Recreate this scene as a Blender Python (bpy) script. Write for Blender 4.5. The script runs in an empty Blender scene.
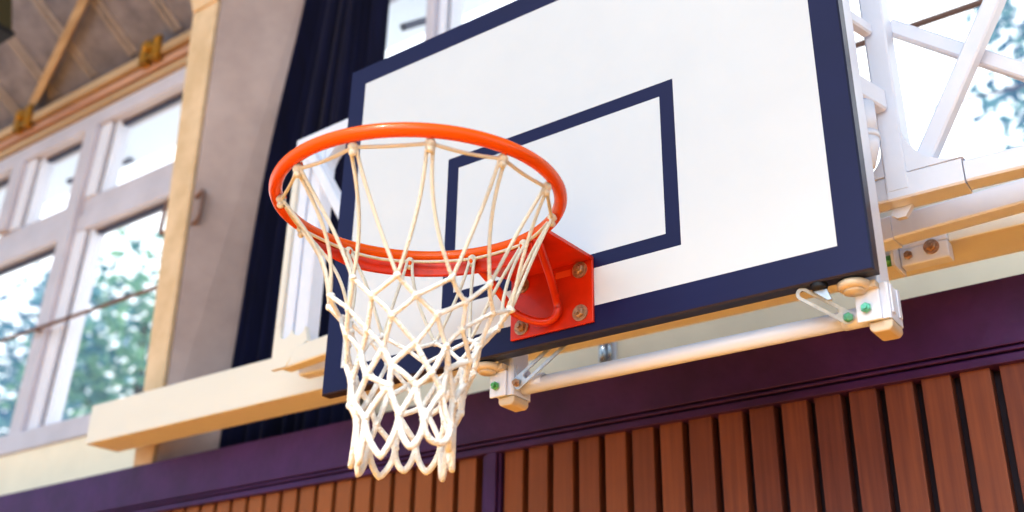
import bpy, math, random
from mathutils import Vector, Matrix
random.seed(7)
PI = math.pi
sc = bpy.context.scene
COL = sc.collection

# ------------------------------------------------------------------ materials
def srgb(r, g, b):
    f = lambda c: (c / 255) / 12.92 if c / 255 <= .04045 else ((c / 255 + .055) / 1.055) ** 2.4
    return (f(r), f(g), f(b), 1)

def mat(name, rgb, rough=.5, metal=0, spec=.5, var=0, scale=20, bump=0, bscale=80, stretch=(1, 1, 1), coat=0, rgb2=None, sheen=0):
    m = bpy.data.materials.new(name); m.use_nodes = True
    nt = m.node_tree; b = nt.nodes['Principled BSDF']
    b.inputs['Base Color'].default_value = srgb(*rgb)
    b.inputs['Roughness'].default_value = rough
    b.inputs['Metallic'].default_value = metal
    b.inputs['Specular IOR Level'].default_value = spec
    b.inputs['Coat Weight'].default_value = coat
    b.inputs['Sheen Weight'].default_value = sheen
    tc = nt.nodes.new('ShaderNodeTexCoord'); mp = nt.nodes.new('ShaderNodeMapping')
    mp.inputs['Scale'].default_value = stretch
    nt.links.new(tc.outputs['Object'], mp.inputs['Vector'])
    if var or rgb2:
        n = nt.nodes.new('ShaderNodeTexNoise'); n.inputs['Scale'].default_value = scale
        n.inputs['Detail'].default_value = 5; n.inputs['Roughness'].default_value = .6
        nt.links.new(mp.outputs['Vector'], n.inputs['Vector'])
        cr = nt.nodes.new('ShaderNodeValToRGB')
        cr.color_ramp.elements[0].position = .33; cr.color_ramp.elements[1].position = .68
        c2 = rgb2 or tuple(max(0, c * (1 - var)) for c in rgb)
        cr.color_ramp.elements[0].color = srgb(*c2); cr.color_ramp.elements[1].color = srgb(*rgb)
        nt.links.new(n.outputs['Fac'], cr.inputs['Fac'])
        nt.links.new(cr.outputs['Color'], b.inputs['Base Color'])
    if bump:
        n2 = nt.nodes.new('ShaderNodeTexNoise'); n2.inputs['Scale'].default_value = bscale
        n2.inputs['Detail'].default_value = 3
        nt.links.new(mp.outputs['Vector'], n2.inputs['Vector'])
        bp = nt.nodes.new('ShaderNodeBump'); bp.inputs['Strength'].default_value = bump
        bp.inputs['Distance'].default_value = .01
        nt.links.new(n2.outputs['Fac'], bp.inputs['Height']); nt.links.new(bp.outputs['Normal'], b.inputs['Normal'])
    return m

M = {}
M['board_white'] = mat('board white paint', (207, 213, 221), .35, var=.012, scale=6)
M['navy'] = mat('navy paint', (21, 24, 74), .42, spec=.35, var=.08, scale=5)
M['navy_edge'] = mat('navy edge paint', (26, 28, 60), .4)
M['orange'] = mat('orange enamel', (218, 86, 0), .27, spec=.4, coat=.12)
M['red_orange'] = mat('red orange enamel', (210, 50, 2), .36, spec=.5, var=.12, scale=14, coat=.2)
M['sticker'] = mat('faded orange sticker', (226, 92, 40), .5)
M['brass'] = mat('yellow zinc bolt', (206, 168, 140), .4, metal=.45, var=.3, scale=90)
M['green_bolt'] = mat('green passivated bolt', (110, 190, 120), .35, metal=.5, var=.2, scale=120)
M['teal_bolt'] = mat('teal passivated bolt', (120, 205, 180), .35, metal=.5, var=.2, scale=120)
M['cord'] = mat('cream braided cord', (240, 234, 220), .75, bump=.8, bscale=420, spec=.2)
M['fuzzy'] = mat('fluffy white cotton cord', (242, 241, 238), .95, bump=.7, bscale=260, spec=.1, sheen=.3)
M['steel_white'] = mat('white painted steel', (222, 228, 244), .34, spec=.5, var=.03, scale=8)  # bluish tint of the window light is put into this white
M['steel_cream'] = mat('cream painted timber beam', (224, 222, 214), .45, var=.03, scale=3, stretch=(.3, 1, 1))
M['cap'] = mat('tan painted cap', (206, 190, 168), .45)
M['zinc'] = mat('zinc plated steel', (206, 220, 238), .34, metal=.5, var=.12, scale=60)
M['dark_rubber'] = mat('dark rubber', (24, 26, 34), .6)
M['chrome'] = mat('chrome', (205, 212, 220), .15, metal=1)
M['purple'] = mat('aubergine paint', (74, 40, 96), .46, spec=.35, var=.2, scale=7, bump=.15, bscale=40)
M['purple_dark'] = mat('dark aubergine gap', (34, 18, 40), .6)
M['concrete'] = mat('smooth grey concrete', (188, 171, 168), .8, rgb2=(158, 142, 140), scale=2.2, bump=.1, bscale=30)
M['beige'] = mat('beige plaster strip', (222, 196, 164), .7, rgb2=(202, 174, 138), scale=9)
M['cream_wall'] = mat('cream plaster wall', (248, 236, 214), .8, var=.04, scale=4)
M['frame_grey'] = mat('grey aluminium frame', (204, 200, 212), .4, var=.06, scale=5)
M['frame_light'] = mat('pale aluminium frame', (226, 228, 240), .35)
M['frame_dark'] = mat('dark frame gasket', (60, 60, 84), .6)
M['curtain'] = mat('navy blackout curtain', (15, 19, 54), .9, var=.3, scale=12, stretch=(6, 1, .3), sheen=.1, spec=.2)
M['ceiling'] = mat('grey wood wool ceiling board', (150, 146, 156), .9, rgb2=(116, 112, 122), scale=7, bump=.4, bscale=60)
M['timber'] = mat('pale timber', (204, 178, 146), .6, rgb2=(176, 146, 112), scale=6, stretch=(.2, 3, 3))
M['timber_pink'] = mat('pinkish timber header', (206, 164, 140), .6, rgb2=(170, 124, 104), scale=6, stretch=(.2, 3, 3))
M['gold'] = mat('yellow galvanised clamp', (206, 150, 50), .4, metal=.4, var=.4, scale=30)
M['rust'] = mat('brown painted rod', (120, 92, 82), .5)
M['lamp_olive'] = mat('olive lamp housing', (70, 66, 44), .5)
M['floor'] = mat('varnished maple floor', (234, 168, 70), .35, rgb2=(216, 148, 52), scale=3, stretch=(.3, 4, 1))
M['bark'] = mat('bark', (90, 70, 55), .9, var=.4, scale=10)
M['eave'] = None
M['cable'] = mat('black cable', (90, 80, 120), .6)
M['ground'] = mat('pale outdoor ground', (236, 232, 224), .9)

def slat_mat():
    m = bpy.data.materials.new('varnished red brown slats'); m.use_nodes = True
    nt = m.node_tree; b = nt.nodes['Principled BSDF']; b.inputs['Roughness'].default_value = .5; b.inputs['Specular IOR Level'].default_value = .22
    g = nt.nodes.new('ShaderNodeNewGeometry'); tc = nt.nodes.new('ShaderNodeTexCoord')
    mp = nt.nodes.new('ShaderNodeMapping'); mp.inputs['Scale'].default_value = (34, 34, 1.2)
    nt.links.new(tc.outputs['Object'], mp.inputs['Vector'])
    n = nt.nodes.new('ShaderNodeTexNoise'); n.inputs['Scale'].default_value = 3; n.inputs['Detail'].default_value = 6
    nt.links.new(mp.outputs['Vector'], n.inputs['Vector'])
    cr = nt.nodes.new('ShaderNodeValToRGB')
    cr.color_ramp.elements[0].color = srgb(82, 50, 52); cr.color_ramp.elements[1].color = srgb(144, 92, 70)
    e = cr.color_ramp.elements.new(.5); e.color = srgb(112, 70, 63)
    mx = nt.nodes.new('ShaderNodeMath'); mx.operation = 'MULTIPLY_ADD'; mx.inputs[1].default_value = .8
    nt.links.new(n.outputs['Fac'], mx.inputs[0])
    m2 = nt.nodes.new('ShaderNodeMath'); m2.operation = 'MULTIPLY'; m2.inputs[1].default_value = .34
    nt.links.new(g.outputs['Random Per Island'], m2.inputs[0]); nt.links.new(m2.outputs[0], mx.inputs[2])
    nt.links.new(mx.outputs[0], cr.inputs['Fac'])
    # timber grows more golden towards the far left bay
    sx = nt.nodes.new('ShaderNodeSeparateXYZ'); nt.links.new(g.outputs['Position'], sx.inputs[0])
    mr = nt.nodes.new('ShaderNodeMapRange'); mr.inputs[1].default_value = .2; mr.inputs[2].default_value = -.9
    nt.links.new(sx.outputs['X'], mr.inputs[0])
    mc = nt.nodes.new('ShaderNodeMix'); mc.data_type = 'RGBA'; mc.blend_type = 'MIX'
    mc.inputs['B'].default_value = srgb(150, 96, 50)
    m3 = nt.nodes.new('ShaderNodeMath'); m3.operation = 'MULTIPLY'; m3.inputs[1].default_value = .65
    nt.links.new(mr.outputs[0], m3.inputs[0]); nt.links.new(m3.outputs[0], mc.inputs['Factor'])
    nt.links.new(cr.outputs['Color'], mc.inputs['A']); nt.links.new(mc.outputs['Result'], b.inputs['Base Color'])
    return m
M['slats'] = slat_mat()

def glass_mat():
    m = bpy.data.materials.new('hazed window glass'); m.use_nodes = True
    nt = m.node_tree; nt.nodes.clear()
    o = nt.nodes.new('ShaderNodeOutputMaterial'); t = nt.nodes.new('ShaderNodeBsdfTransparent')
    t.inputs[0].default_value = (.97, .98, 1, 1)
    g = nt.nodes.new('ShaderNodeBsdfGlossy'); g.inputs['Roughness'].default_value = .05
    tl = nt.nodes.new('ShaderNodeBsdfTranslucent'); tl.inputs[0].default_value = (.9, .95, 1, 1)  # translucent share imitates a veil of bright haze over the view outside
    a = nt.nodes.new('ShaderNodeMixShader'); a.inputs[0].default_value = .05
    c = nt.nodes.new('ShaderNodeMixShader'); c.inputs[0].default_value = .06
    nt.links.new(t.outputs[0], a.inputs[1]); nt.links.new(g.outputs[0], a.inputs[2])
    nt.links.new(a.outputs[0], c.inputs[1]); nt.links.new(tl.outputs[0], c.inputs[2])
    nt.links.new(c.outputs[0], o.inputs[0])
    return m
M['glass'] = glass_mat()

def leaf_mat(name, c1, c2):
    m = bpy.data.materials.new(name); m.use_nodes = True
    nt = m.node_tree; nt.nodes.clear()
    o = nt.nodes.new('ShaderNodeOutputMaterial'); g = nt.nodes.new('ShaderNodeNewGeometry')
    cr = nt.nodes.new('ShaderNodeValToRGB'); cr.color_ramp.elements[0].color = srgb(*c1); cr.color_ramp.elements[1].color = srgb(*c2)
    nt.links.new(g.outputs['Random Per Island'], cr.inputs[0])
    d = nt.nodes.new('ShaderNodeBsdfDiffuse'); t = nt.nodes.new('ShaderNodeBsdfTranslucent')
    a = nt.nodes.new('ShaderNodeMixShader'); a.inputs[0].default_value = .5
    nt.links.new(cr.outputs[0], d.inputs[0]); nt.links.new(cr.outputs[0], t.inputs[0])
    nt.links.new(d.outputs[0], a.inputs[1]); nt.links.new(t.outputs[0], a.inputs[2]); nt.links.new(a.outputs[0], o.inputs[0])
    return m
M['eave'] = leaf_mat('translucent pale eave sheet', (244, 248, 254), (250, 252, 255))
M['leaf_a'] = leaf_mat('blue green leaves', (40, 116, 136), (150, 200, 160))
M['leaf_b'] = leaf_mat('teal leaves', (36, 104, 150), (136, 192, 196))

# ------------------------------------------------------------------ mesh kit
class MB:
    def __init__(s): s.v = []; s.f = []; s.mi = []; s.sm = []
    def add(s, vs, fs, mi=0, smooth=False):
        o = len(s.v); s.v += [tuple(p) for p in vs]
        for f in fs: s.f.append([i + o for i in f]); s.mi.append(mi); s.sm.append(smooth)
        return s
    def box(s, x0, x1, y0, y1, z0, z1, mi=0):
        vs = [(x, y, z) for z in (z0, z1) for y in (y0, y1) for x in (x0, x1)]
        return s.add(vs, [(0, 2, 3, 1), (4, 5, 7, 6), (0, 1, 5, 4), (2, 6, 7, 3), (0, 4, 6, 2), (1, 3, 7, 5)], mi)
    def hexa(s, lo, hi, mi=0):
        n = len(lo)
        fs = [tuple(range(n - 1, -1, -1)), tuple(range(n, 2 * n))] + [(i, (i + 1) % n, n + (i + 1) % n, n + i) for i in range(n)]
        return s.add(list(lo) + list(hi), fs, mi)
    def prism_y(s, pts, y0, y1, mi=0):
        return s.hexa([(x, y0, z) for x, z in pts][::-1], [(x, y1, z) for x, z in pts][::-1], mi)
    def sweep(s, pts, r, n=10, closed=False, sect=None, mi=0, up=(0, 0, 1), caps=True):
        """round (or custom 2-D section) tube along a path"""
        P = [Vector(p) for p in pts]; m = len(P); rings = []
        rr = r if isinstance(r, (list, tuple)) else [r] * m
        nrm = None
        for i in range(m):
            a = P[(i - 1) % m] if closed or i > 0 else P[i]; b = P[(i + 1) % m] if closed or i < m - 1 else P[i]
            t = (b - a).normalized()
            if nrm is None:
                u = Vector(up)
                if abs(t.dot(u)) > .95: u = Vector((1, 0, 0)) if abs(t.x) < .9 else Vector((0, 1, 0))
                nrm = (u - t * u.dot(t)).normalized()
            else: nrm = (nrm - t * nrm.dot(t)).normalized()
            bn = t.cross(nrm)
            if sect: rings.append([P[i] + bn * a2 + nrm * b2 for a2, b2 in sect])
            else: rings.append([P[i] + (nrm * math.cos(2 * PI * k / n) + bn * math.sin(2 * PI * k / n)) * rr[i] for k in range(n)])
        k = len(rings[0]); vs = [p for g in rings for p in g]; fs = []
        for i in range(m if closed else m - 1):
            j = (i + 1) % m
            for q in range(k): fs.append((i * k + q, i * k + (q + 1) % k, j * k + (q + 1) % k, j * k + q))
        if not closed and caps: fs += [tuple(range(k - 1, -1, -1)), tuple((m - 1) * k + q for q in range(k))]
        return s.add(vs, fs, mi, smooth=sect is None)
    def bar(s, a, b, w, h, mi=0, up=(0, 0, 1), ch=.0035):
        """rectangular tube, w across, h along the up direction, softened corners"""
        w /= 2; h /= 2
        sec = [(-w + ch, -h), (w - ch, -h), (w, -h + ch), (w, h - ch), (w - ch, h), (-w + ch, h), (-w, h - ch), (-w, -h + ch)]
        return s.sweep([a, b], 0, sect=sec, up=up, mi=mi)
    def ball(s, c, r, mi=0, n=6):
        vs = [(c[0], c[1], c[2] - r)]; fs = []
        for i in range(1, n):
            a = PI * i / n
            for j in range(n + 2):
                b = 2 * PI * j / (n + 2); vs.append((c[0] + r * math.sin(a) * math.cos(b), c[1] + r * math.sin(a) * math.sin(b), c[2] - r * math.cos(a)))
        vs.append((c[0], c[1], c[2] + r)); w = n + 2
        for j in range(w):
            fs.append((0, 1 + (j + 1) % w, 1 + j)); fs.append((len(vs) - 1, 1 + (n - 2) * w + j, 1 + (n - 2) * w + (j + 1) % w))
            for i in range(n - 2): fs.append((1 + i * w + j, 1 + i * w + (j + 1) % w, 1 + (i + 1) * w + (j + 1) % w, 1 + (i + 1) * w + j))
        return s.add(vs, fs, mi, True)
    def build(s, name, mats, parent=None, org=None):
        if not isinstance(mats, (list, tuple)): mats = [mats]
        o0 = world(parent) if parent else Vector(org or (0, 0, 0))
        me = bpy.data.meshes.new(name)
        me.from_pydata([tuple(Vector(p) - (world(parent) if parent else o0)) for p in s.v], [], s.f)
        for m in mats: me.materials.append(m)
        me.polygons.foreach_set('material_index', s.mi); me.polygons.foreach_set('use_smooth', s.sm)
        me.update()
        ob = bpy.data.objects.new(name, me); COL.objects.link(ob)
        if parent: ob.parent = parent
        else: ob.location = o0
        return ob

def world(o):
    p = Vector(o.location)
    while o.parent: o = o.parent; p += Vector(o.location)
    return p
def tag(o, label=None, cat=None, group=None, kind=None):
    if label: o['label'] = label
    if cat: o['category'] = cat
    if group: o['group'] = group
    if kind: o['kind'] = kind
    return o
def thing(name, loc, label, cat, group=None):
    o = bpy.data.objects.new(name, None); COL.objects.link(o); o.location = loc; o.empty_display_size = .05
    return tag(o, label, cat, group)
def struct(o): o['kind'] = 'structure'; return o
def bevel(o, w, seg=2):
    b = o.modifiers.new('bevel', 'BEVEL'); b.width = w; b.segments = seg; b.limit_method = 'ANGLE'; return o
def hexbolt(c, d, r=.012, h=.010, washer=True):
    """hex head bolt with washer, axis d"""
    m = MB(); d = Vector(d); c = Vector(c)
    if washer: m.sweep([c, c + d * .003], r * 1.55, n=20)
    m.sweep([c + d * .0031, c + d * h, c + d * (h + .002)], [r, r, r * .82], n=6)
    m.sweep([c + d * (h + .0021), c + d * (h + .007)], r * .5, n=12)
    for i in range(len(m.sm)): m.sm[i] = False
    return m

# ------------------------------------------------------------------ key dimensions (metres)
ZR = 2.6                      # underside of target rectangle = ring height
RC = Vector((0, -.3935, 2.6005)); RR = .235
BX, BZ0, BZ1, BT = .608, 2.4737, 3.309, .028
WY = 1.10                     # window wall
YW = .65                      # face of the panelled lower wall

# ------------------------------------------------------------------ setting
m = MB(); m.box(-16, 14, -12, 1.2, -.1, 0); struct(m.build('floor', M['floor']))
m = MB(); m.box(-20, 16, 1.2, 30, -.12, -.02); g_ = m.build('ground', M['ground']); struct(g_)
# lower wall backing with cream plaster up to the sill
m = MB()
m.box(-6.5, 3.5, 1.02, 1.2, 0, 2.984)
struct(m.build('wall_back', M['cream_wall']))
def skew(mb):
    """the panelled wall stands very slightly turned to the board"""
    mb.v = [(x, y - .0155 * (x - .7), z) for x, y, z in mb.v]; return mb
m = MB(); m.box(-6.5, 3.5, .742, .90, 0, 2.60); struct(skew(m).build('wall_plinth', M['cream_wall']))
m = MB(); m.box(-6.5, 3.5, .702, .741, 0, 2.56); struct(skew(m).build('wall_panel_backing', M['purple_dark']))
# wooden slats
sl = MB()
for k in range(-28, 90):
    x = .633 - k * .0785
    if -.74 < x < -.63: continue
    sl.box(x, x + .060, .668, .7015, .1, 2.503)
o = struct(skew(sl).build('wall_slats', M['slats'])); bevel(o, .002)
# purple cap rail with stepped moulding, and the stile between two bays
m = MB()
m.box(-6.5, 3.5, .645, .741, 2.531, 2.672); m.box(-6.5, 3.5, .656, .70, 2.526, 2.531)
m.box(-6.5, 3.5, .647, .70, 2.519, 2.526); m.box(-6.5, 3.5, .660, .70, 2.514, 2.519); m.box(-6.5, 3.5, .650, .70, 2.496, 2.514)
o = struct(skew(m).build('trim_1', M['purple'])); bevel(o, .002)
m = MB(); m.box(-.670, -.638, .649, .70, .1, 2.496); m.box(-.690, -.670, .660, .70, .1, 2.496); m.box(-.638, -.629, .660, .70, .1, 2.496)
o = struct(skew(m).build('trim_2', M['purple'])); bevel(o, .002)

# concrete pillar with beige front strip
def lean(z, a, b): return a[0] + (b[0] - a[0]) * (z - a[1]) / (b[1] - a[1])
LA, LB = (-2.30, 2.98), (-2.40, 4.78); RA, RB = (-2.182, 2.95), (-2.225, 4.52)
def column(y0, y1, xa, xb, z0, z1):
    lo = [(lean(z0, LA, LB) + xa, y0, z0), (lean(z0, RA, RB) + xb, y0, z0), (lean(z0, RA, RB) + xb, y1, z0), (lean(z0, LA, LB) + xa, y1, z0)]
    hi = [(lean(z1, LA, LB) + xa, y0, z1), (lean(z1, RA, RB) + xb, y0, z1), (lean(z1, RA, RB) + xb, y1, z1), (lean(z1, LA, LB) + xa, y1, z1)]
    return lo, hi
m = MB()
def flare(c, z): return [c[0], c[1], (-2.03, c[2][1], z), c[3]]
lo, hi = column(.717, 1.019, .03, 0, 2.674, 5.06); m.hexa(flare(lo, 2.674), flare(hi, 5.06))
struct(m.build('wall_pillar', M['concrete']))
m = MB(); m.hexa(*column(.697, .716, 0, -.004, 2.55, 5.33))
# little corbel at the pillar head
m.hexa([(-2.385, .686, 4.70), (-2.225, .686, 4.70), (-2.225, .696, 4.70), (-2.385, .696, 4.70)], [(-2.45, .64, 4.98), (-2.225, .64, 4.98), (-2.225, .696, 4.98), (-2.45, .696, 4.98)])
o = struct(m.build('trim_3', M['beige'])); bevel(o, .004)

# windows : two bays, left of the pillar and right of it
def window(n, x0, x1, mull, upper=(), k=1):
    root = bpy.data.objects.new('window_%d' % n, None); COL.objects.link(root); root.location = ((x0 + x1) / 2, WY, 2.985); root['kind'] = 'structure'
    def ln(mb):       # the old frames have racked a little out of plumb on the left bay
        if n == 1: mb.v = [(x + .055 * (z - 3.80) / .8 * min(1, max(0, (-2.4 - x) / .4)), y, z) for x, y, z in mb.v]
        return mb
    f = MB()
    f.box(x0, x1, 1.005, 1.16, 2.985, 3.08)                       # sill rail
    f.box(x0, x1, 1.045, 1.15, 4.10, 4.19); f.box(x0, x1, 1.06, 1.15, 4.19, 4.295)   # transom in two steps
    f.box(x0, x1, 1.03, 1.16, 4.715, 4.80)                         # head
    f.box(x0, x0 + .08, 1.03, 1.16, 3.08, 4.715); f.box(x1 - .08, x1, 1.03, 1.16, 3.08, 4.715)
    for x in mull: f.box(x, x + .10 * k, 1.02, 1.16, 3.08, 4.715)
    for x in upper: f.box(x, x + .10 * k, 1.02, 1.16, 4.295, 4.715)
    bevel(ln(f).build('window_frame', M['frame_grey'], root), .006)
    for x in list(mull) + list(upper):
        spans = [(4.296, 4.714)] + ([(3.081, 4.099)] if x in mull else [])
        for za, zb in spans:
            q = MB(); q.box(x + .101 * k, x + .185 * k, 1.05, 1.15, za, zb); bevel(ln(q).build('sash_stile', M['frame_light'], root), .004)
            q = MB(); q.box(x + .186 * k, x + .205 * k, 1.075, 1.14, za, zb); ln(q).build('gasket', M['frame_dark'], root)
            q = MB(); q.box(x + .206 * k, x + .225 * k, 1.07, 1.14, za, zb); ln(q).build('sash_edge', M['frame_light'], root)
    for z0, z1, ml in ((3.08, 4.10, list(mull)), (4.295, 4.715, sorted(list(mull) + list(upper)))):
        edges = [x0 + .08] + [e for x in ml for e in (x, x + .225 * k)] + [x1 - .08]
        for i in range(0, len(edges), 2):
            p = MB(); a, b = edges[i], edges[i + 1]
            p.add([(a, 1.105, z0), (b, 1.105, z0), (b, 1.105, z1), (a, 1.105, z1)], [(0, 1, 2, 3)]); ln(p).build('pane', M['glass'], root)
            e = MB()      # slim bead round the pane
            e.box(a, b, 1.09, 1.12, z0 - .001, z0 + .010); e.box(a, b, 1.09, 1.12, z1 - .016, z1 + .001)
            ln(e).build('glazing_bead', M['frame_dark'], root)
    return root
window(1, -6.4, -2.22, [-5.35, -3.735], [-4.42])
window(2, -2.12, 3.4, [-1.31, 1.9], (), .42)
# safety rail in front of the glass
for xa, xb, lab in ((-6.3, -2.32, 'thin brown rail crossing the window left of the concrete pillar'), (-1.36, 3.4, 'thin rail crossing the bright window behind the backboard')):
    m = MB(); m.sweep([(xa, .99, 3.583), (xb, .99, 3.583)], .009, n=8)
    for q in range(4):
        xx = xa + .12 + (xb - xa - .24) * q / 3; m.sweep([(xx, .99, 3.583), (xx, 1.03, 3.583)], .006, n=6)
    tag(m.build('window_safety_rail', M['rust'], org=(xa, .99, 3.583)), lab, 'rail')

# headers and ceiling
m = MB(); m.box(-6.5, 3.5, 1.06, 1.2, 4.80, 4.838); struct(m.build('trim_4', M['frame_light']))
m = MB(); m.box(-6.5, 3.5, 1.03, 1.2, 4.838, 4.872); o = struct(m.build('trim_5', M['timber'])); bevel(o, .003)
m = MB(); m.box(-6.5, 3.5, 1.02, 1.2, 4.886, 4.932); o = struct(m.build('trim_6', M['timber_pink'])); bevel(o, .003)
m = MB(); m.box(-6.5, 3.5, 1.12, 1.2, 4.872, 5.22); struct(m.build('trim_7', M['purple_dark']))
m = MB(); m.box(-6.5, 3.5, 1.0, 1.05, 4.944, 4.956); m.box(-6.5, 3.5, 1.0, 1.010, 4.956, 4.985); m.box(-6.5, 3.5, 1.0, 1.05, 4.985, 4.997)
o = struct(m.build('trim_9', M['timber'])); bevel(o, .002)
KC = .65
def cz(y): return 5.10 + KC * (1.1 - y)
m = MB()
m.hexa([(-9, 1.2, cz(1.2)), (6, 1.2, cz(1.2)), (6, -2.2, cz(-2.2)), (-9, -2.2, cz(-2.2))], [(-9, 1.2, cz(1.2) + .1), (6, 1.2, cz(1.2) + .1), (6, -2.2, cz(-2.2) + .1), (-9, -2.2, cz(-2.2) + .1)])
struct(m.build('ceiling', M['ceiling']))
x = -3.79 - .3625 * 10
idx = 0
bt = MB()
while x < 5:
    for dx in (-.022, .022):
        bt.hexa([(x + dx - .011, 1.06, cz(1.06) - .014), (x + dx + .011, 1.06, cz(1.06) - .014), (x + dx + .011, -2.1, cz(-2.1) - .014), (x + dx - .011, -2.1, cz(-2.1) - .014)],
                [(x + dx - .011, 1.06, cz(1.06)), (x + dx + .011, 1.06, cz(1.06)), (x + dx + .011, -2.1, cz(-2.1)), (x + dx - .011, -2.1, cz(-2.1))])
    x += .3625
struct(bt.build('ceiling_battens', mat('taupe battens', (176, 164, 160), .7, var=.15, scale=10)))
# diagonal roof brace
m = MB(); a = Vector((-4.33, 1.035, cz(1.035) - .05)); b = Vector((-3.51, .764, cz(.764) - .05)); d = b - a
m.bar(a + d * .03, a + d * 5.2, .046, .03, up=(0, KC, 1))
tag(m.build('roof_brace', M['timber'], org=a), 'tan diagonal brace running up the grey ceiling', 'brace')
# clamps on the channel
for xc, lab in ((-3.15, 'yellow metal clamp on the channel under the ceiling, nearer the pillar'), (-4.30, 'yellow metal clamp on the channel at the foot of the diagonal ceiling brace')):
    t = thing('beam_clamp', (xc, 1.03, 4.95), lab, 'clamp', 'clamps on the ceiling channel')
    for dx in (-.045, .045):
        m = MB(); m.box(xc + dx - .03, xc + dx + .03, .975, .999, 4.925, 5.05); m.box(xc + dx - .03, xc + dx + .03, .975, 1.07, 4.912, 4.9245)
        bevel(m.build('clamp_strap', M['gold'], t), .004)
    m = MB(); m.sweep([(xc, .945, 4.98), (xc, .99, 4.98)], .016, n=8); m.box(xc - .015, xc + .015, .98, .998, 4.93, 5.03); m.build('clamp_bolt', M['gold'], t)

# hanging lamp, only its corner shows at the top left
t = thing('hanging_lamp', (-3.47, .30, 4.80), 'olive lamp housing cut by the top left corner of the photo', 'lamp')
m = MB(); m.hexa([(-3.66, .12, 4.78), (-3.29, .12, 4.78), (-3.29, .36, 4.78), (-3.66, .36, 4.78)], [(-3.62, .15, 4.99), (-3.32, .15, 4.99), (-3.32, .33, 4.99), (-3.62, .33, 4.99)]); bevel(m.build('housing', M['lamp_olive'], t), .01)
m = MB(); m.box(-3.67, -3.28, .11, .37, 4.755, 4.779); bevel(m.build('rim', M['dark_rubber'], t), .006)
m = MB(); m.sweep([(-3.47, .24, 4.99), (-3.47, .24, cz(.24))], .012, n=8); m.build('hanging_rod', M['rust'], t)

# bent rods (cleats) on both flanks of the pillar strip
def cleat(pts, lab):
    m = MB(); P = []
    for i in range(len(pts) - 1):
        for q in range(6): P.append(Vector(pts[i]).lerp(Vector(pts[i + 1]), q / 6))
    P.append(Vector(pts[-1])); m.sweep(P, .008, n=8)
    tag(m.build('cleat_hook', M['rust'], org=pts[0]), lab, 'hook')
xr = lean(3.7, RA, RB); xl = lean(3.7, LA, LB)
cleat([(xr - .004, .725, 3.74), (xr + .036, .725, 3.765), (xr + .046, .725, 3.755), (xr + .040, .725, 3.655), (xr + .028, .725, 3.635), (xr - .004, .725, 3.62)], 'bent metal cleat on the grey right flank of the pillar')
cleat([(xl + .004, .712, 3.78), (xl - .024, .712, 3.775), (xl - .034, .712, 3.765), (xl - .044, .712, 3.64), (xl - .034, .712, 3.625), (xl + .006, .712, 3.63)], 'bent metal cleat on the window side of the pillar strip')

# curtain
t = thing('curtain', (-1.74, .90, 2.68), 'navy blackout curtain hanging in folds beside the pillar', 'curtain')
m = MB(); nx, nz = 240, 40; vs = []; fs = []
for j in range(nz + 1):
    w = j / nz; z = 2.68 + (4.98 - 2.68) * w
    l = -2.105 + .25 * max(0, (w - .12)) ** 1.15 + .012 * math.sin(w * 9); r = -1.43 + .015 * math.sin(w * 5 + 1)
    for i in range(nx + 1):
        u = i / nx; x = l + (r - l) * u
        y = .925 + .036 * math.sin(u * 62 + .8 * math.sin(w * 2.2) + 1.5 * math.sin(u * 9)) * (.75 + .25 * math.sin(w * 3 + u * 5)) + .010 * math.sin(u * 23 + 2)
        vs.append((x + .010 * math.cos(u * 62), y, z))
for j in range(nz):
    for i in range(nx): a = j * (nx + 1) + i; fs.append((a, a + 1, a + nx + 2, a + nx + 1))
m.add(vs, fs, 0, True); m.build('curtain_cloth', M['curtain'], t)
m = MB(); m.box(-2.0, -1.33, .91, .94, 4.985, 5.02); m.build('curtain_rail', M['frame_grey'], t)

# chrome catch on the cream wall seen between beam and panel rail
t = thing('window_catch', (-.49, 1.02, 2.80), 'chrome catch on the cream wall under the beam, right of the rim plate', 'catch')
m = MB(); m.box(-.525, -.465, 1.008, 1.019, 2.79, 2.90); bevel(m.build('base_plate', M['frame_light'], t), .003)
m = MB(); m.sweep([(-.50, .995, 2.80), (-.50, .995, 2.89)], .011, n=12); m.sweep([(-.478, .997, 2.81), (-.478, .997, 2.885)], .006, n=10); m.build('catch_bolt', M['chrome'], t)

# ------------------------------------------------------------------ long cream beam
m = MB(); m.box(-2.29, 3.2, .50, .632, 2.713, 2.851)
o = m.build('support_beam', M['steel_cream'], org=(-2.29, .5, 2.713)); bevel(o, .003)
tag(o, 'long cream beam running behind the backboard from the pillar', 'beam')

# ------------------------------------------------------------------ backboard
t = thing('backboard', (0, 0, BZ0), 'white basketball backboard with navy border and navy target rectangle', 'backboard')
xs = [-BX, -BX + .0504, -.278, -.248, .248, .278, BX - .0504, BX]
zs = [BZ0, BZ0 + .0504, ZR, ZR + .03, ZR + .324, ZR + .354, BZ1 - .0504, BZ1]
m = MB()
vs = [(x, 0, z) for z in zs for x in xs]; n = len(xs)
for j in range(n - 1):
    for i in range(n - 1):
        border = i in (0, n - 2) or j in (0, n - 2)
        rect = (2 <= i <= 4 and 2 <= j <= 4) and not (i == 3 and j == 3)
        m.f.append([j * n + i, j * n + i + 1, (j + 1) * n + i + 1, (j + 1) * n + i]); m.mi.append(1 if border or rect else 0); m.sm.append(False)
m.v = vs
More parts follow.
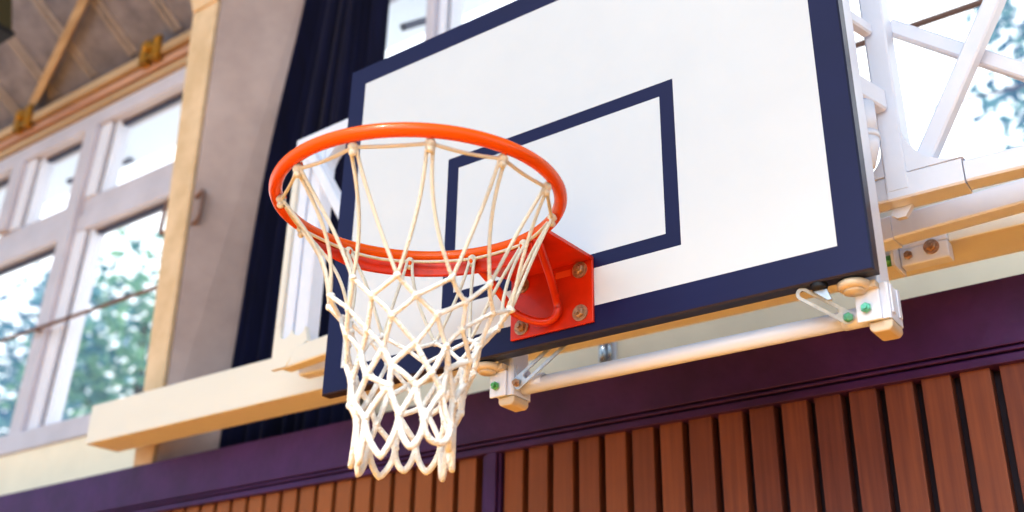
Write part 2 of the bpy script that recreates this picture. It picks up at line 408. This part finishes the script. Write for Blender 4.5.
# chamfered rim of the board
c = .003
fr = [(-BX, BZ0), (BX, BZ0), (BX, BZ1), (-BX, BZ1)]
def rg(d, y): return [(x + (d if x > 0 else -d), y, z + (d if z > 2.9 else -d)) for x, z in fr]
A = rg(0, 0); B = rg(c, c); Cc = rg(c, BT)
for P, Q in ((A, B), (B, Cc)):
    m.add(P + Q, [(4 + i, 4 + (i + 1) % 4, (i + 1) % 4, i) for i in range(4)], 2)
m.add(Cc, [(3, 2, 1, 0)], 2)
m.build('board_panel', [M['board_white'], M['navy'], M['navy_edge']], t)
# back battens of the board
for x in (-.55, .50):
    m = MB(); m.box(x, x + .04, BT + .001, BT + .018, BZ0 + .03, BZ1 - .03); m.build('back_batten', M['steel_white'], t)
for x in (.515,):      # small rubber feet under the lower edge that take the stays
    m = MB(); m.sweep([(x, .016, BZ0 - .002), (x, .016, BZ0 - .012)], [.015, .012], n=14)
    f = m.build('stay_foot', M['dark_rubber'], t)
    m = MB(); m.hexa([(x - .010, .014, BZ0 - .0125), (x + .012, .014, BZ0 - .0125), (x + .012, .022, BZ0 - .0125), (x - .010, .022, BZ0 - .0125)][::-1], [(x + .012, .014, BZ0 - .032), (x + .018, .014, BZ0 - .032), (x + .018, .022, BZ0 - .032), (x + .012, .022, BZ0 - .032)][::-1])
    m.build('foot_wedge', M['zinc'], f)

# ------------------------------------------------------------------ rim
t = thing('basketball_hoop', (RC.x, RC.y, RC.z), 'orange basketball rim bolted to the lower middle of the backboard', 'rim')
def cp(az, r=RR, z=RC.z):
    sy = r * math.sin(math.radians(az)); return Vector((RC.x + r * math.cos(math.radians(az)), RC.y + sy, z + .024 * sy * (1 if z > 2.54 else 0)))
m = MB(); m.sweep([cp(a) for a in range(0, 360, 3)], .0112, n=14, closed=True); m.build('ring', M['orange'], t)
m = MB(); vs = []; fs = []; N = 0
for a in range(72, 187, 3):
    w = min(1, (186 - a) / 26) ** .6
    hi, lo = -.0125, -.0125 - .026 * max(.12, w)
    for r, dz in ((RR + .006, hi), (RR - .002, hi), (RR - .002, lo), (RR + .006, lo)):
        p = cp(a, r, RC.z); p.z += dz; vs.append(p)
    N += 1
for i in range(N - 1):
    for q in range(4): fs.append((i * 4 + q, i * 4 + (q + 1) % 4, i * 4 + 4 + (q + 1) % 4, i * 4 + 4 + q))
fs += [(3, 2, 1, 0), tuple(N * 4 - 4 + q for q in range(4))]
m.add(vs, fs); bevel(m.build('support_band', M['red_orange'], t), .002)
# wall plate
m = MB(); P = [(-.0945, 2.4905), (.0945, 2.4905), (.0945, 2.622), (.090, 2.627), (-.090, 2.627), (-.0945, 2.622)]
m.prism_y(P, -.0065, -.0005); pl = bevel(m.build('mounting_plate', M['red_orange'], t), .0015)
for x, z in ((-.067, 2.513), (.067, 2.513), (-.067, 2.600), (.067, 2.600)):
    if True: hexbolt((x, -.0066, z), (0, -1, 0), r=.0105, h=.009).build('bolt', M['brass'], pl)
m = MB(); m.box(.012, .046, -.0072, -.0066, 2.594, 2.607); m.build('sticker', M['sticker'], pl)
# flange from plate to ring
m = MB(); arc = [cp(a, RR + .002, 0) for a in range(62, 119, 4)]
poly = [(-.0945, -.0066)] + [(p.x, p.y) for p in reversed(arc)] + [(.0945, -.0066)]
fz = lambda y: 2.617 + .10 * y
m.hexa([(x, y, fz(y)) for x, y in poly], [(x, y, fz(y) + .0065) for x, y in poly]); m.build('flange', M['red_orange'], t)
# bent brace rod, V from the plate foot out to both sides of the ring
def bez(P, n=14):
    P = [Vector(p) for p in P]; out = []
    for i in range(n + 1):
        u = i / n; Q = P
        while len(Q) > 1: Q = [Q[k].lerp(Q[k + 1], u) for k in range(len(Q) - 1)]
        out.append(Q[0])
    return out
rl = cp(107, RR - .01, RC.z - .010); rr_ = cp(69, RR, RC.z - .010)
B0 = Vector((.018, -.016, 2.512)); 
path = bez([rl, rl.lerp(Vector((-.04, -.06, 2.535)), .6), Vector((-.052, -.06, 2.525))], 10) + bez([(-.050, -.055, 2.523), (-.02, -.017, 2.500), (.010, -.015, 2.503), (.022, -.016, 2.510), (.024, -.017, 2.53)], 14) + bez([(.024, -.019, 2.535), rr_.lerp(Vector((.024, -.018, 2.53)), .5) + Vector((0, .012, 0)), rr_], 8)
m = MB(); m.sweep(path, .0078, n=12); m.build('brace_rod', M['red_orange'], t)
# net hooks
hk = MB()
h0 = [(RR - .007, -.008), (RR - .006, -.014), (RR - .008, -.019), (RR - .013, -.020), (RR - .016, -.015), (RR - .013, -.009)]
P = []
for i in range(len(h0) - 1):
    for q in range(3):
        u = q / 3; P.append((h0[i][0] * (1 - u) + h0[i + 1][0] * u, 0, h0[i][1] * (1 - u) + h0[i + 1][1] * u))
P.append((h0[-1][0], 0, h0[-1][1]))
hk.sweep([Vector(p) + RC for p in P], .0034, n=8)
first = hk.build('net_hook', M['orange'], t)
HA = [-135 + 30 * k for k in range(12)]
for k, a in enumerate(HA):
    o = first if k == 0 else first.copy()
    if k: COL.objects.link(o); o.parent = t
    o.rotation_euler = (0, 0, math.radians(a))

# ------------------------------------------------------------------ net
NET = thing('basketball_net', (RC.x, RC.y, RC.z - .02), 'white knotted cord net hanging from the orange rim', 'net')
rng = random.Random(3)
rows = [(-.018, .216), (-.192, .152), (-.222, .131), (-.253, .112), (-.286, .097), (-.320, .087), (-.355, .081), (-.387, .078)]
knots = []
for r_, (z, rad) in enumerate(rows):
    row = []
    for k in range(12):
        a = HA[k] + (15 if r_ % 2 else 0)
        jz = 0 if r_ == 0 else rng.uniform(-.008, .008) * (1 + .6 * (r_ > 3)); ja = 0 if r_ == 0 else rng.uniform(-3.5, 3.5) * (1 + 1.1 * (r_ > 2)); jr = 0 if r_ == 0 else rng.uniform(-.006, .006)
        # slack on the far left hooks pulls the mesh inwards
        sl_ = (0, .13, .13, .12, .06, .03, 0, 0)[r_] * max(0, math.cos(math.radians(a - 205)))
        row.append(cp(a + ja, (rad + jr) * (1 - sl_), RC.z + z + jz))
    knots.append(row)
# cord threaded through the hooks
m = MB(); P = []
for k in range(12):
    a = cp(HA[k], .2240, RC.z - .0150); b = cp(HA[(k + 1) % 12], .2240, RC.z - .0150)
    for q in range(6):
        u = q / 6; p = a.lerp(b, u); p.z -= .003 * math.sin(PI * u) * (1 + .5 * math.sin(k * 2.3)); P.append(p)
m.sweep(P, .0030, n=8, closed=True); m.build('top_cord', M['cord'], NET)
# upper loops, two strands down from each hook
for k in range(12):
    m = MB(); h = cp(HA[k], .2245, RC.z - .0150)
    m.ball(h, .0086); m.ball(h + Vector((0, 0, -.010)), .0062)
    for s_, kk in ((1, k), (-1, (k - 1) % 12)):
        e = knots[1][kk]; az = math.radians(HA[k]); tg = Vector((-math.sin(az), math.cos(az), 0)) * s_
        st = h + tg * .005
        rad = Vector((math.cos(az), math.sin(az), 0))
        a0, a1 = math.atan2(st.y - RC.y, st.x - RC.x), math.atan2(e.y - RC.y, e.x - RC.x)
        a1 = a0 + (a1 - a0 + PI) % (2 * PI) - PI
        r0, r1 = math.hypot(st.x - RC.x, st.y - RC.y), math.hypot(e.x - RC.x, e.y - RC.y)
        pw = rng.uniform(1.5, 2.3); sag = rng.uniform(.004, .012) + .016 * max(0, math.cos(math.radians(HA[k] - 215))); sw = rng.uniform(-.03, .03); P = []
        for q in range(17):
            u = q / 16; an = a0 + (a1 - a0) * u ** pw + sw * math.sin(PI * u); rd = r0 + (r1 - r0) * u - sag * math.sin(PI * u)
            P.append((RC.x + rd * math.cos(an), RC.y + rd * math.sin(an), st.z + (e.z - st.z) * (u * .9 + .1 * math.sin(PI * u / 2))))
        m.sweep(P, .0031, n=7)
    m.build('upper_loop', M['cord'], NET)
# knotted mesh
m = MB()
def strand(mb, a, b, r, bow=.004):
    d = (b - a); c = (a + b) / 2 + Vector((rng.uniform(-1, 1), rng.uniform(-1, 1), rng.uniform(-.3, .3))) * bow
    mb.sweep(bez([a, c, b], 6), r, n=7, caps=False)
for r_ in range(1, len(rows)):
    rad = .0037 if r_ < 4 else .0048
    for k in range(12):
        p = knots[r_][k]; m.ball(p, .0060 if r_ < 5 else .0066)
        ax = Vector((rng.uniform(-1, 1), rng.uniform(-1, 1), .4)).normalized() * .005
        m.sweep(bez([p - ax, p + Vector((.004, -.003, .003)), p + ax], 5), .0038, n=6)
        if r_ < len(rows) - 1:
            for kk in ((k, (k + 1) % 12) if r_ % 2 else (k, (k - 1) % 12)):
                strand(m, p, knots[r_ + 1][kk], rad)
m.build('knotted_mesh', M['fuzzy'], NET)
# bottom loops
last = knots[-1]; r_ = len(rows) - 1
for k in range(12):
    a = last[k]; b = last[(k + 1) % 12]; md = (a + b) / 2; md.z = RC.z - .432 + rng.uniform(-.024, .014)
    md += (Vector((md.x - RC.x, md.y - RC.y, 0)).normalized()) * rng.uniform(-.004, .004)
    lft = a.lerp(md, .75); rgt = b.lerp(md, .75)
    P = bez([a, a + Vector((0, 0, -.024)), md + (a - md) * .35 + Vector((0, 0, -.012)), md], 9)[:-1] + bez([md, md + (b - md) * .35 + Vector((0, 0, -.012)), b + Vector((0, 0, -.024)), b], 9)
    mm = MB(); mm.sweep(P, .0052, n=8); mm.build('bottom_loop', M['fuzzy'], NET)

# ------------------------------------------------------------------ height adjuster hanging behind the board
t = thing('height_adjuster', (.2, .08, 2.39), 'white steel posts and cross pipe hanging below the backboard', 'adjuster frame')
for x, bm_ in ((-.175, 'green_bolt'), (.569, 'teal_bolt')):
    xu = min(x, .562)
    m = MB(); m.bar((xu + .019, .088, 2.470), (xu + .019, .088, 3.26), .036, .060, up=(0, 1, 0)); m.bar((x + .021, .088, 2.408), (x + .021, .088, 2.4695), .042, .064, up=(0, 1, 0))
    m.box(x + .0425, x + .045, .066, .078, 2.42, 2.469); m.box(x + .0425, x + .045, .098, .110, 2.42, 2.469)
    p = m.build('post', M['steel_white'], t)
    e = MB(); e.prism_y([(x + .004, 2.395), (x + .010, 2.389), (x + .036, 2.389), (x + .042, 2.395), (x + .042, 2.4075), (x + .004, 2.4075)], .060, .112)
    bevel(e.build('end_cap', M['cap'], p), .003)
    e = MB(); e.box(x - .010, x + .030, .049, .0555, 2.406, 2.469); bevel(e.build('clamp_plate', M['steel_white'], p), .002)
    hexbolt((x + .008, .0488, 2.427), (0, -1, 0), r=.0088, h=.007, washer=False).build('plate_bolt', M[bm_], p)
    e = MB(); cx_, cy_ = x - .004, .034
    e.sweep([(cx_, cy_, 2.456), (cx_, cy_, 2.460), (cx_, cy_, 2.468), (cx_, cy_, 2.4705)], [.021, .026, .026, .022], n=24)
    e.sweep([(cx_, cy_, 2.4515), (cx_, cy_, 2.456)], .017, n=20); e.box(x - .004, x + .03, .036, .056, 2.4575, 2.4685)
    e.build('round_tab', M['cap'], p)
m = MB(); m.sweep([(-.128, .088, 2.4295), (.568, .088, 2.4295)], .0158, n=20)
m.sweep([(-.1275, .088, 2.4335), (-.08, .088, 2.4335)], .0172, n=20); m.sweep([(.524, .088, 2.4297), (.5675, .088, 2.4295)], .0172, n=20)
m.build('cross_pipe', M['steel_white'], t)
for z, w in ((2.885, .045), (3.05, .026)):
    m = MB(); m.bar((.58, .121, z), (.60, .197, z), w * .8, w); m.build('link', M['steel_white'], t)
def stay(a, b, w, nrm, bm_, lab):
    """slotted flat bar from a to b lying in the plane with normal nrm"""
    a, b, nrm = Vector(a), Vector(b), Vector(nrm).normalized(); L = (b - a).length; d = (b - a) / L; sd = nrm.cross(d).normalized(); nrm = d.cross(sd)
    s = thing('slotted_stay', a, lab, 'stay', 'slotted stays between cross pipe and backboard')
    def stad(r, l0, l1, off, n=10):
        out = []
        for i in range(n + 1):
            q = PI / 2 + PI * i / n; out.append(a + d * (l0 + r * math.cos(q)) + sd * r * math.sin(q) + nrm * off)
        for i in range(n + 1):
            q = -PI / 2 + PI * i / n; out.append(a + d * (l1 + r * math.cos(q)) + sd * r * math.sin(q) + nrm * off)
        return out
    m = MB(); O0 = stad(w / 2, 0, L, 0); O1 = stad(w / 2, 0, L, .004); I0 = stad(w * .24, w * .95, L, 0); I1 = stad(w * .24, w * .95, L, .004); N = len(O0)
    for i in range(N):
        j = (i + 1) % N
        for Q in ((O0[i], O0[j], I0[j], I0[i]), (O1[i], I1[i], I1[j], O1[j]), (O0[i], O1[i], O1[j], O0[j]), (I0[i], I0[j], I1[j], I1[i])): m.add(Q, [(0, 1, 2, 3)])
    m.build('slotted_bar', M['zinc'], s)
    hexbolt(a - nrm * .0002, -nrm, r=.0085, h=.006, washer=False).build('pivot_bolt', M[bm_], s)
stay((-.124, .060, 2.430), (.002, .042, 2.492), .025, (.1, 1, .2), 'brass', 'zinc slotted stay linking the cross pipe to the board, beside the left post')
stay((.540, .062, 2.424), (.486, .016, 2.4615), .022, (.2, 1, -.15), 'teal_bolt', 'zinc slotted stay with teal bolt at the right end of the cross pipe')

# ------------------------------------------------------------------ big white steel carrying frame
t = thing('carrying_frame', (0, .25, 2.69), 'white tubular steel frame carrying the backboard in front of the beam', 'frame')
def part(name, fn, mt='steel_white', par=t):
    m = MB(); fn(m); return m.build(name, M[mt], par)
part('lower_tube', lambda m: m.bar((-.70, .238, 2.710), (.62, .229, 2.710), .042, .048))
part('lower_tube', lambda m: m.bar((-1.05, .279, 2.714), (-.70, .238, 2.714), .038, .054), 'steel_cream')
part('lower_tube', lambda m: (m.bar((.592, .229, 2.707), (.725, .231, 2.707), .054, .050), m.bar((.726, .231, 2.707), (1.9, .28, 2.707), .044, .042)))
part('rear_tube', lambda m: m.bar((-1.06, .352, 2.712), (.47, .40, 2.712), .042, .042))
part('swing_arm', lambda m: (m.bar((.475, .402, 2.713), (.545, .398, 2.713), .052, .052), m.bar((.546, .398, 2.714), (1.8, .30, 2.714), .046, .048)))
part('upright', lambda m: m.bar((.612, .228, 2.70), (.612, .228, 3.75), .042, .054, up=(0, 1, 0)))
part('upright', lambda m: m.bar((-1.047, .286, 2.75), (-1.047, .286, 3.345), .036, .046, up=(0, 1, 0)))
part('upright', lambda m: m.bar((-.992, .284, 2.75), (-.992, .284, 3.345), .046, .050, up=(0, 1, 0)))
part('upright_flange', lambda m: m.box(-1.0865, -1.066, .2545, .311, 2.811, 3.345), 'steel_cream')
part('top_tube', lambda m: m.bar((-1.07, .272, 3.368), (.60, .235, 3.375), .06, .045))
part('diagonal', lambda m: m.bar((-1.02, .252, 3.343), (-.60, .242, 2.70), .030, .040, up=(0, 1, 0)))
part('diagonal', lambda m: m.bar((.655, .226, 2.745), (1.16, .232, 3.612), .032, .030, up=(0, 1, 0)))
part('diagonal', lambda m: m.bar((.628, .262, 3.085), (1.06, .276, 2.715), .030, .022, up=(0, 1, 0)))
def gusset(m, cx, cz, sx, sz, r, y0, y1):
    pts = [(cx, cz)] + [(cx + sx * r * (1 - math.sin(PI / 2 * i / 10)), cz + sz * r * (1 - math.cos(PI / 2 * i / 10))) for i in range(11)]
    if sx * sz < 0: pts = pts[::-1]
    m.prism_y(pts, y0, y1)
part('corner_gusset', lambda m: gusset(m, .632, 2.731, 1, 1, .098, .202, .255))
part('corner_gusset', lambda m: m.prism_y([(-1.0865, 2.688), (-1.03, 2.688), (-.99, 2.736), (-.955, 2.746), (-.9685, 2.79), (-.975, 2.775), (-.99, 2.768), (-1.008, 2.775), (-1.019, 2.79), (-1.03, 2.775), (-1.046, 2.768), (-1.06, 2.775), (-1.0655, 2.81), (-1.0865, 2.81)], .2545, .268), 'steel_cream')
part('corner_gusset', lambda m: gusset(m, -.967, 3.346, 1, -1, .09, .262, .30))
part('corner_gusset', lambda m: gusset(m, .592, 2.734, -1, 1, .06, .205, .252))
# round spigot and collars between post and upright on the right
part('spigot', lambda m: (m.sweep([(.583, .15, 2.73), (.583, .15, 2.77), (.583, .15, 2.785)], [.010, .022, .024], n=18), m.sweep([(.583, .15, 2.786), (.583, .15, 2.797)], .0255, n=18), m.sweep([(.583, .15, 2.798), (.583, .15, 2.86)], .0235, n=18)))
part('pivot_lug', lambda m: m.prism_y([(.59, 2.6815), (.585, 2.670), (.595, 2.661), (.61, 2.661), (.625, 2.6815)], .235, .247))
# pivot bracket bolted below the beam
t2 = thing('pivot_bracket', (.55, .53, 2.67), 'white bolted pivot bracket under the cream beam, right of the backboard corner', 'bracket')
m = MB(); m.box(.522, .618, .482, .515, 2.674, 2.7118); m.box(.522, .618, .482, .4985, 2.7119, 2.728); bevel(m.build('bracket_block', M['steel_white'], t2), .003)
m = MB(); m.box(.5155, .5215, .44, .515, 2.664, 2.7118); m.build('lug', M['steel_white'], t2)
m = MB(); m.box(.475, .481, .44, .515, 2.668, 2.7118); m.build('lug', M['steel_white'], t2)
hexbolt((.586, .4818, 2.702), (0, -1, 0), r=.010, h=.007).build('bolt', M['brass'], t2)
hexbolt((.540, .4818, 2.694), (0, -1, 0), r=.009, h=.008, washer=False).build('bolt', M['brass'], t2)
m = MB(); m.sweep([(.4815, .458, 2.682), (.515, .458, 2.682)], .012, n=6); m.build('pivot_nut', M['green_bolt'], t2)

# ------------------------------------------------------------------ outside
m = MB(); m.box(-14, 8, 1.21, 1.62, 4.93, 5.0); struct(m.build('trim_8', M['eave']))
for xx, lab in ((-3.05, 'dark strut under the outdoor eave seen in the upper pane beside the pillar'), (-4.1, 'dark strut under the outdoor eave seen in the upper pane left of the thick mullion'), (-1.62, 'dark strut under the outdoor eave above the top left of the backboard')):
    m = MB(); m.bar((xx, 1.22, 4.62), (xx, 1.58, 4.93), .03, .03)
    tag(m.build('eave_strut', M['frame_dark'], org=(xx, 1.4, 4.8)), lab, 'strut', 'struts under the outdoor eave')
def tree(loc, crowns, nleaf, size, lab, lm, seed):
    r = random.Random(seed); t = thing('tree', loc, lab, 'tree', 'trees outside the windows')
    m = MB(); top = Vector(crowns[0][0])
    m.sweep(bez([loc, (loc[0] + .2, loc[1], loc[2] + top.z * .4), top], 8), [.22, .2, .18, .16, .14, .12, .10, .08, .05], n=8)
    for c, rad in crowns[1:]:
        c = Vector(c); st = Vector(loc).lerp(top, .6); m.sweep(bez([st, st.lerp(c, .5) + Vector((0, 0, .3)), c], 6), [.08, .07, .06, .05, .04, .03, .02], n=6)
    m.build('trunk', M['bark'], t)
    m = MB(); tot = sum(q[1] ** 2 for q in crowns)
    for c, rad in crowns:
        for _ in range(int(nleaf * rad ** 2 / tot)):
            v = Vector((r.gauss(0, 1), r.gauss(0, 1), r.gauss(0, 1))).normalized() * rad * r.random() ** .45
            p = Vector(c) + v; a = Vector((r.gauss(0, 1), r.gauss(0, 1), r.gauss(0, .6))).normalized(); b = a.cross(Vector((r.gauss(0, 1), r.gauss(0, 1), r.gauss(0, 1)))).normalized()
            s = size * r.uniform(.6, 1.3); w = s * .42
            m.add([p - a * s, p + b * w - a * .1 * s, p + a * s, p - b * w - a * .1 * s], [(0, 1, 2, 3)])
    m.build('foliage', M[lm], t)
tree((-12.2, 7.5, -.05), [((-12.6, 7.5, 7.6), 1.5), ((-13.4, 7.2, 6.6), 1.1), ((-12.0, 7.8, 6.2), 1.1)], 1350, .14, 'leafy tree outside the left window, in the panes beside the pillar', 'leaf_a', 1)
tree((-17.6, 8.8, -.05), [((-16.9, 8.8, 8.6), 1.5), ((-17.2, 8.6, 7.2), 1.4), ((-18.3, 9.2, 7.6), 1.2)], 1600, .15, 'leafy tree outside, in the left edge panes behind the thick mullion', 'leaf_b', 2)
tree((1.6, 8.5, -.05), [((.15, 8.5, 8.9), .8), ((.0, 8.4, 7.55), .75), ((.9, 8.9, 8.2), 1.0)], 2000, .085, 'teal leafed tree outside the bright window at the right edge', 'leaf_b', 3)
for P, lab in ((((-15, 4.2, 4.9), (15, 4.2, 4.35)), 'lower thin cable crossing the sky outside the right window'), (((-15, 4.4, 6.6), (15, 4.4, 4.4)), 'upper thin cable crossing the sky outside the right window')):
    a, b = Vector(P[0]), Vector(P[1]); m = MB(); m.sweep(bez([a, (a + b) / 2 + Vector((0, 0, -.3)), b], 16), .009, n=6)
    tag(m.build('cable', M['cable'], org=a), lab, 'cable')

# ------------------------------------------------------------------ light
w = bpy.data.worlds.new('sky'); sc.world = w; w.use_nodes = True
nt = w.node_tree; bg = nt.nodes['Background']
tc = nt.nodes.new('ShaderNodeTexCoord'); sx = nt.nodes.new('ShaderNodeSeparateXYZ'); cr = nt.nodes.new('ShaderNodeValToRGB')
mr = nt.nodes.new('ShaderNodeMapRange'); mr.inputs[1].default_value = -1; mr.inputs[2].default_value = 1
nt.links.new(tc.outputs['Generated'], sx.inputs[0]); nt.links.new(sx.outputs['Y'], mr.inputs[0]); nt.links.new(mr.outputs[0], cr.inputs[0])
cr.color_ramp.elements[0].color = (.33, .43, .52, 1); cr.color_ramp.elements[0].position = .42
cr.color_ramp.elements[1].color = (.92, .97, 1.0, 1); cr.color_ramp.elements[1].position = .62
nt.links.new(cr.outputs[0], bg.inputs[0]); bg.inputs[1].default_value = 2.4
def area(name, loc, tgt, sx_, sy_, power, col):
    l = bpy.data.lights.new(name, 'AREA'); l.shape = 'RECTANGLE'; l.size = sx_; l.size_y = sy_; l.energy = power; l.color = col
    o = bpy.data.objects.new(name, l); COL.objects.link(o); o.location = loc
    o.rotation_euler = (Vector(tgt) - Vector(loc)).to_track_quat('-Z', 'Y').to_euler(); return o
area('opposite_windows_light', (3, -9, 4.5), (0, 0, 2.6), 8, 3, 430, (.86, .96, 1))
for x, y in ((-1.5, -3.5), (1.5, -3.5), (-1.5, -6.5), (1.5, -6.5)):
    l = bpy.data.lights.new('ceiling_lamp_light', 'POINT'); l.energy = 60; l.shadow_soft_size = .18; l.color = (1, .95, .86)
    o = bpy.data.objects.new('ceiling_lamp_light', l); COL.objects.link(o); o.location = (x, y, 7.0)

for x, y in ((-2.2, -2.6), (1.0, -2.2)):     # spots added to light the floor, for warm bounce onto the undersides
    l = bpy.data.lights.new('floor_bounce_light', 'SPOT'); l.energy = 3400; l.spot_size = math.radians(52); l.spot_blend = .4; l.shadow_soft_size = .3; l.color = (1, .96, .88)
    o = bpy.data.objects.new('floor_bounce_light', l); COL.objects.link(o); o.location = (x, y - 3.5, 7.2)
    o.rotation_euler = (Vector((x, y, 0)) - Vector(o.location)).to_track_quat('-Z', 'Y').to_euler()

# ------------------------------------------------------------------ camera
cd = bpy.data.cameras.new('camera'); cam = bpy.data.objects.new('camera', cd); COL.objects.link(cam); sc.camera = cam
cam.location = (1.0853, -1.5893, 1.7673); cam.rotation_euler = (2.0094, -.0175, .6323)
cd.sensor_width = 36; cd.lens = 1086.93 / 1024 * 36; cd.shift_y = -10.03 / 1024
cd.clip_start = .05; cd.clip_end = 200
cd.dof.use_dof = True; cd.dof.focus_distance = 1.95; cd.dof.aperture_fstop = 2.4

sc.view_settings.view_transform = 'Standard'; sc.view_settings.look = 'Medium High Contrast'; sc.view_settings.exposure = -.30
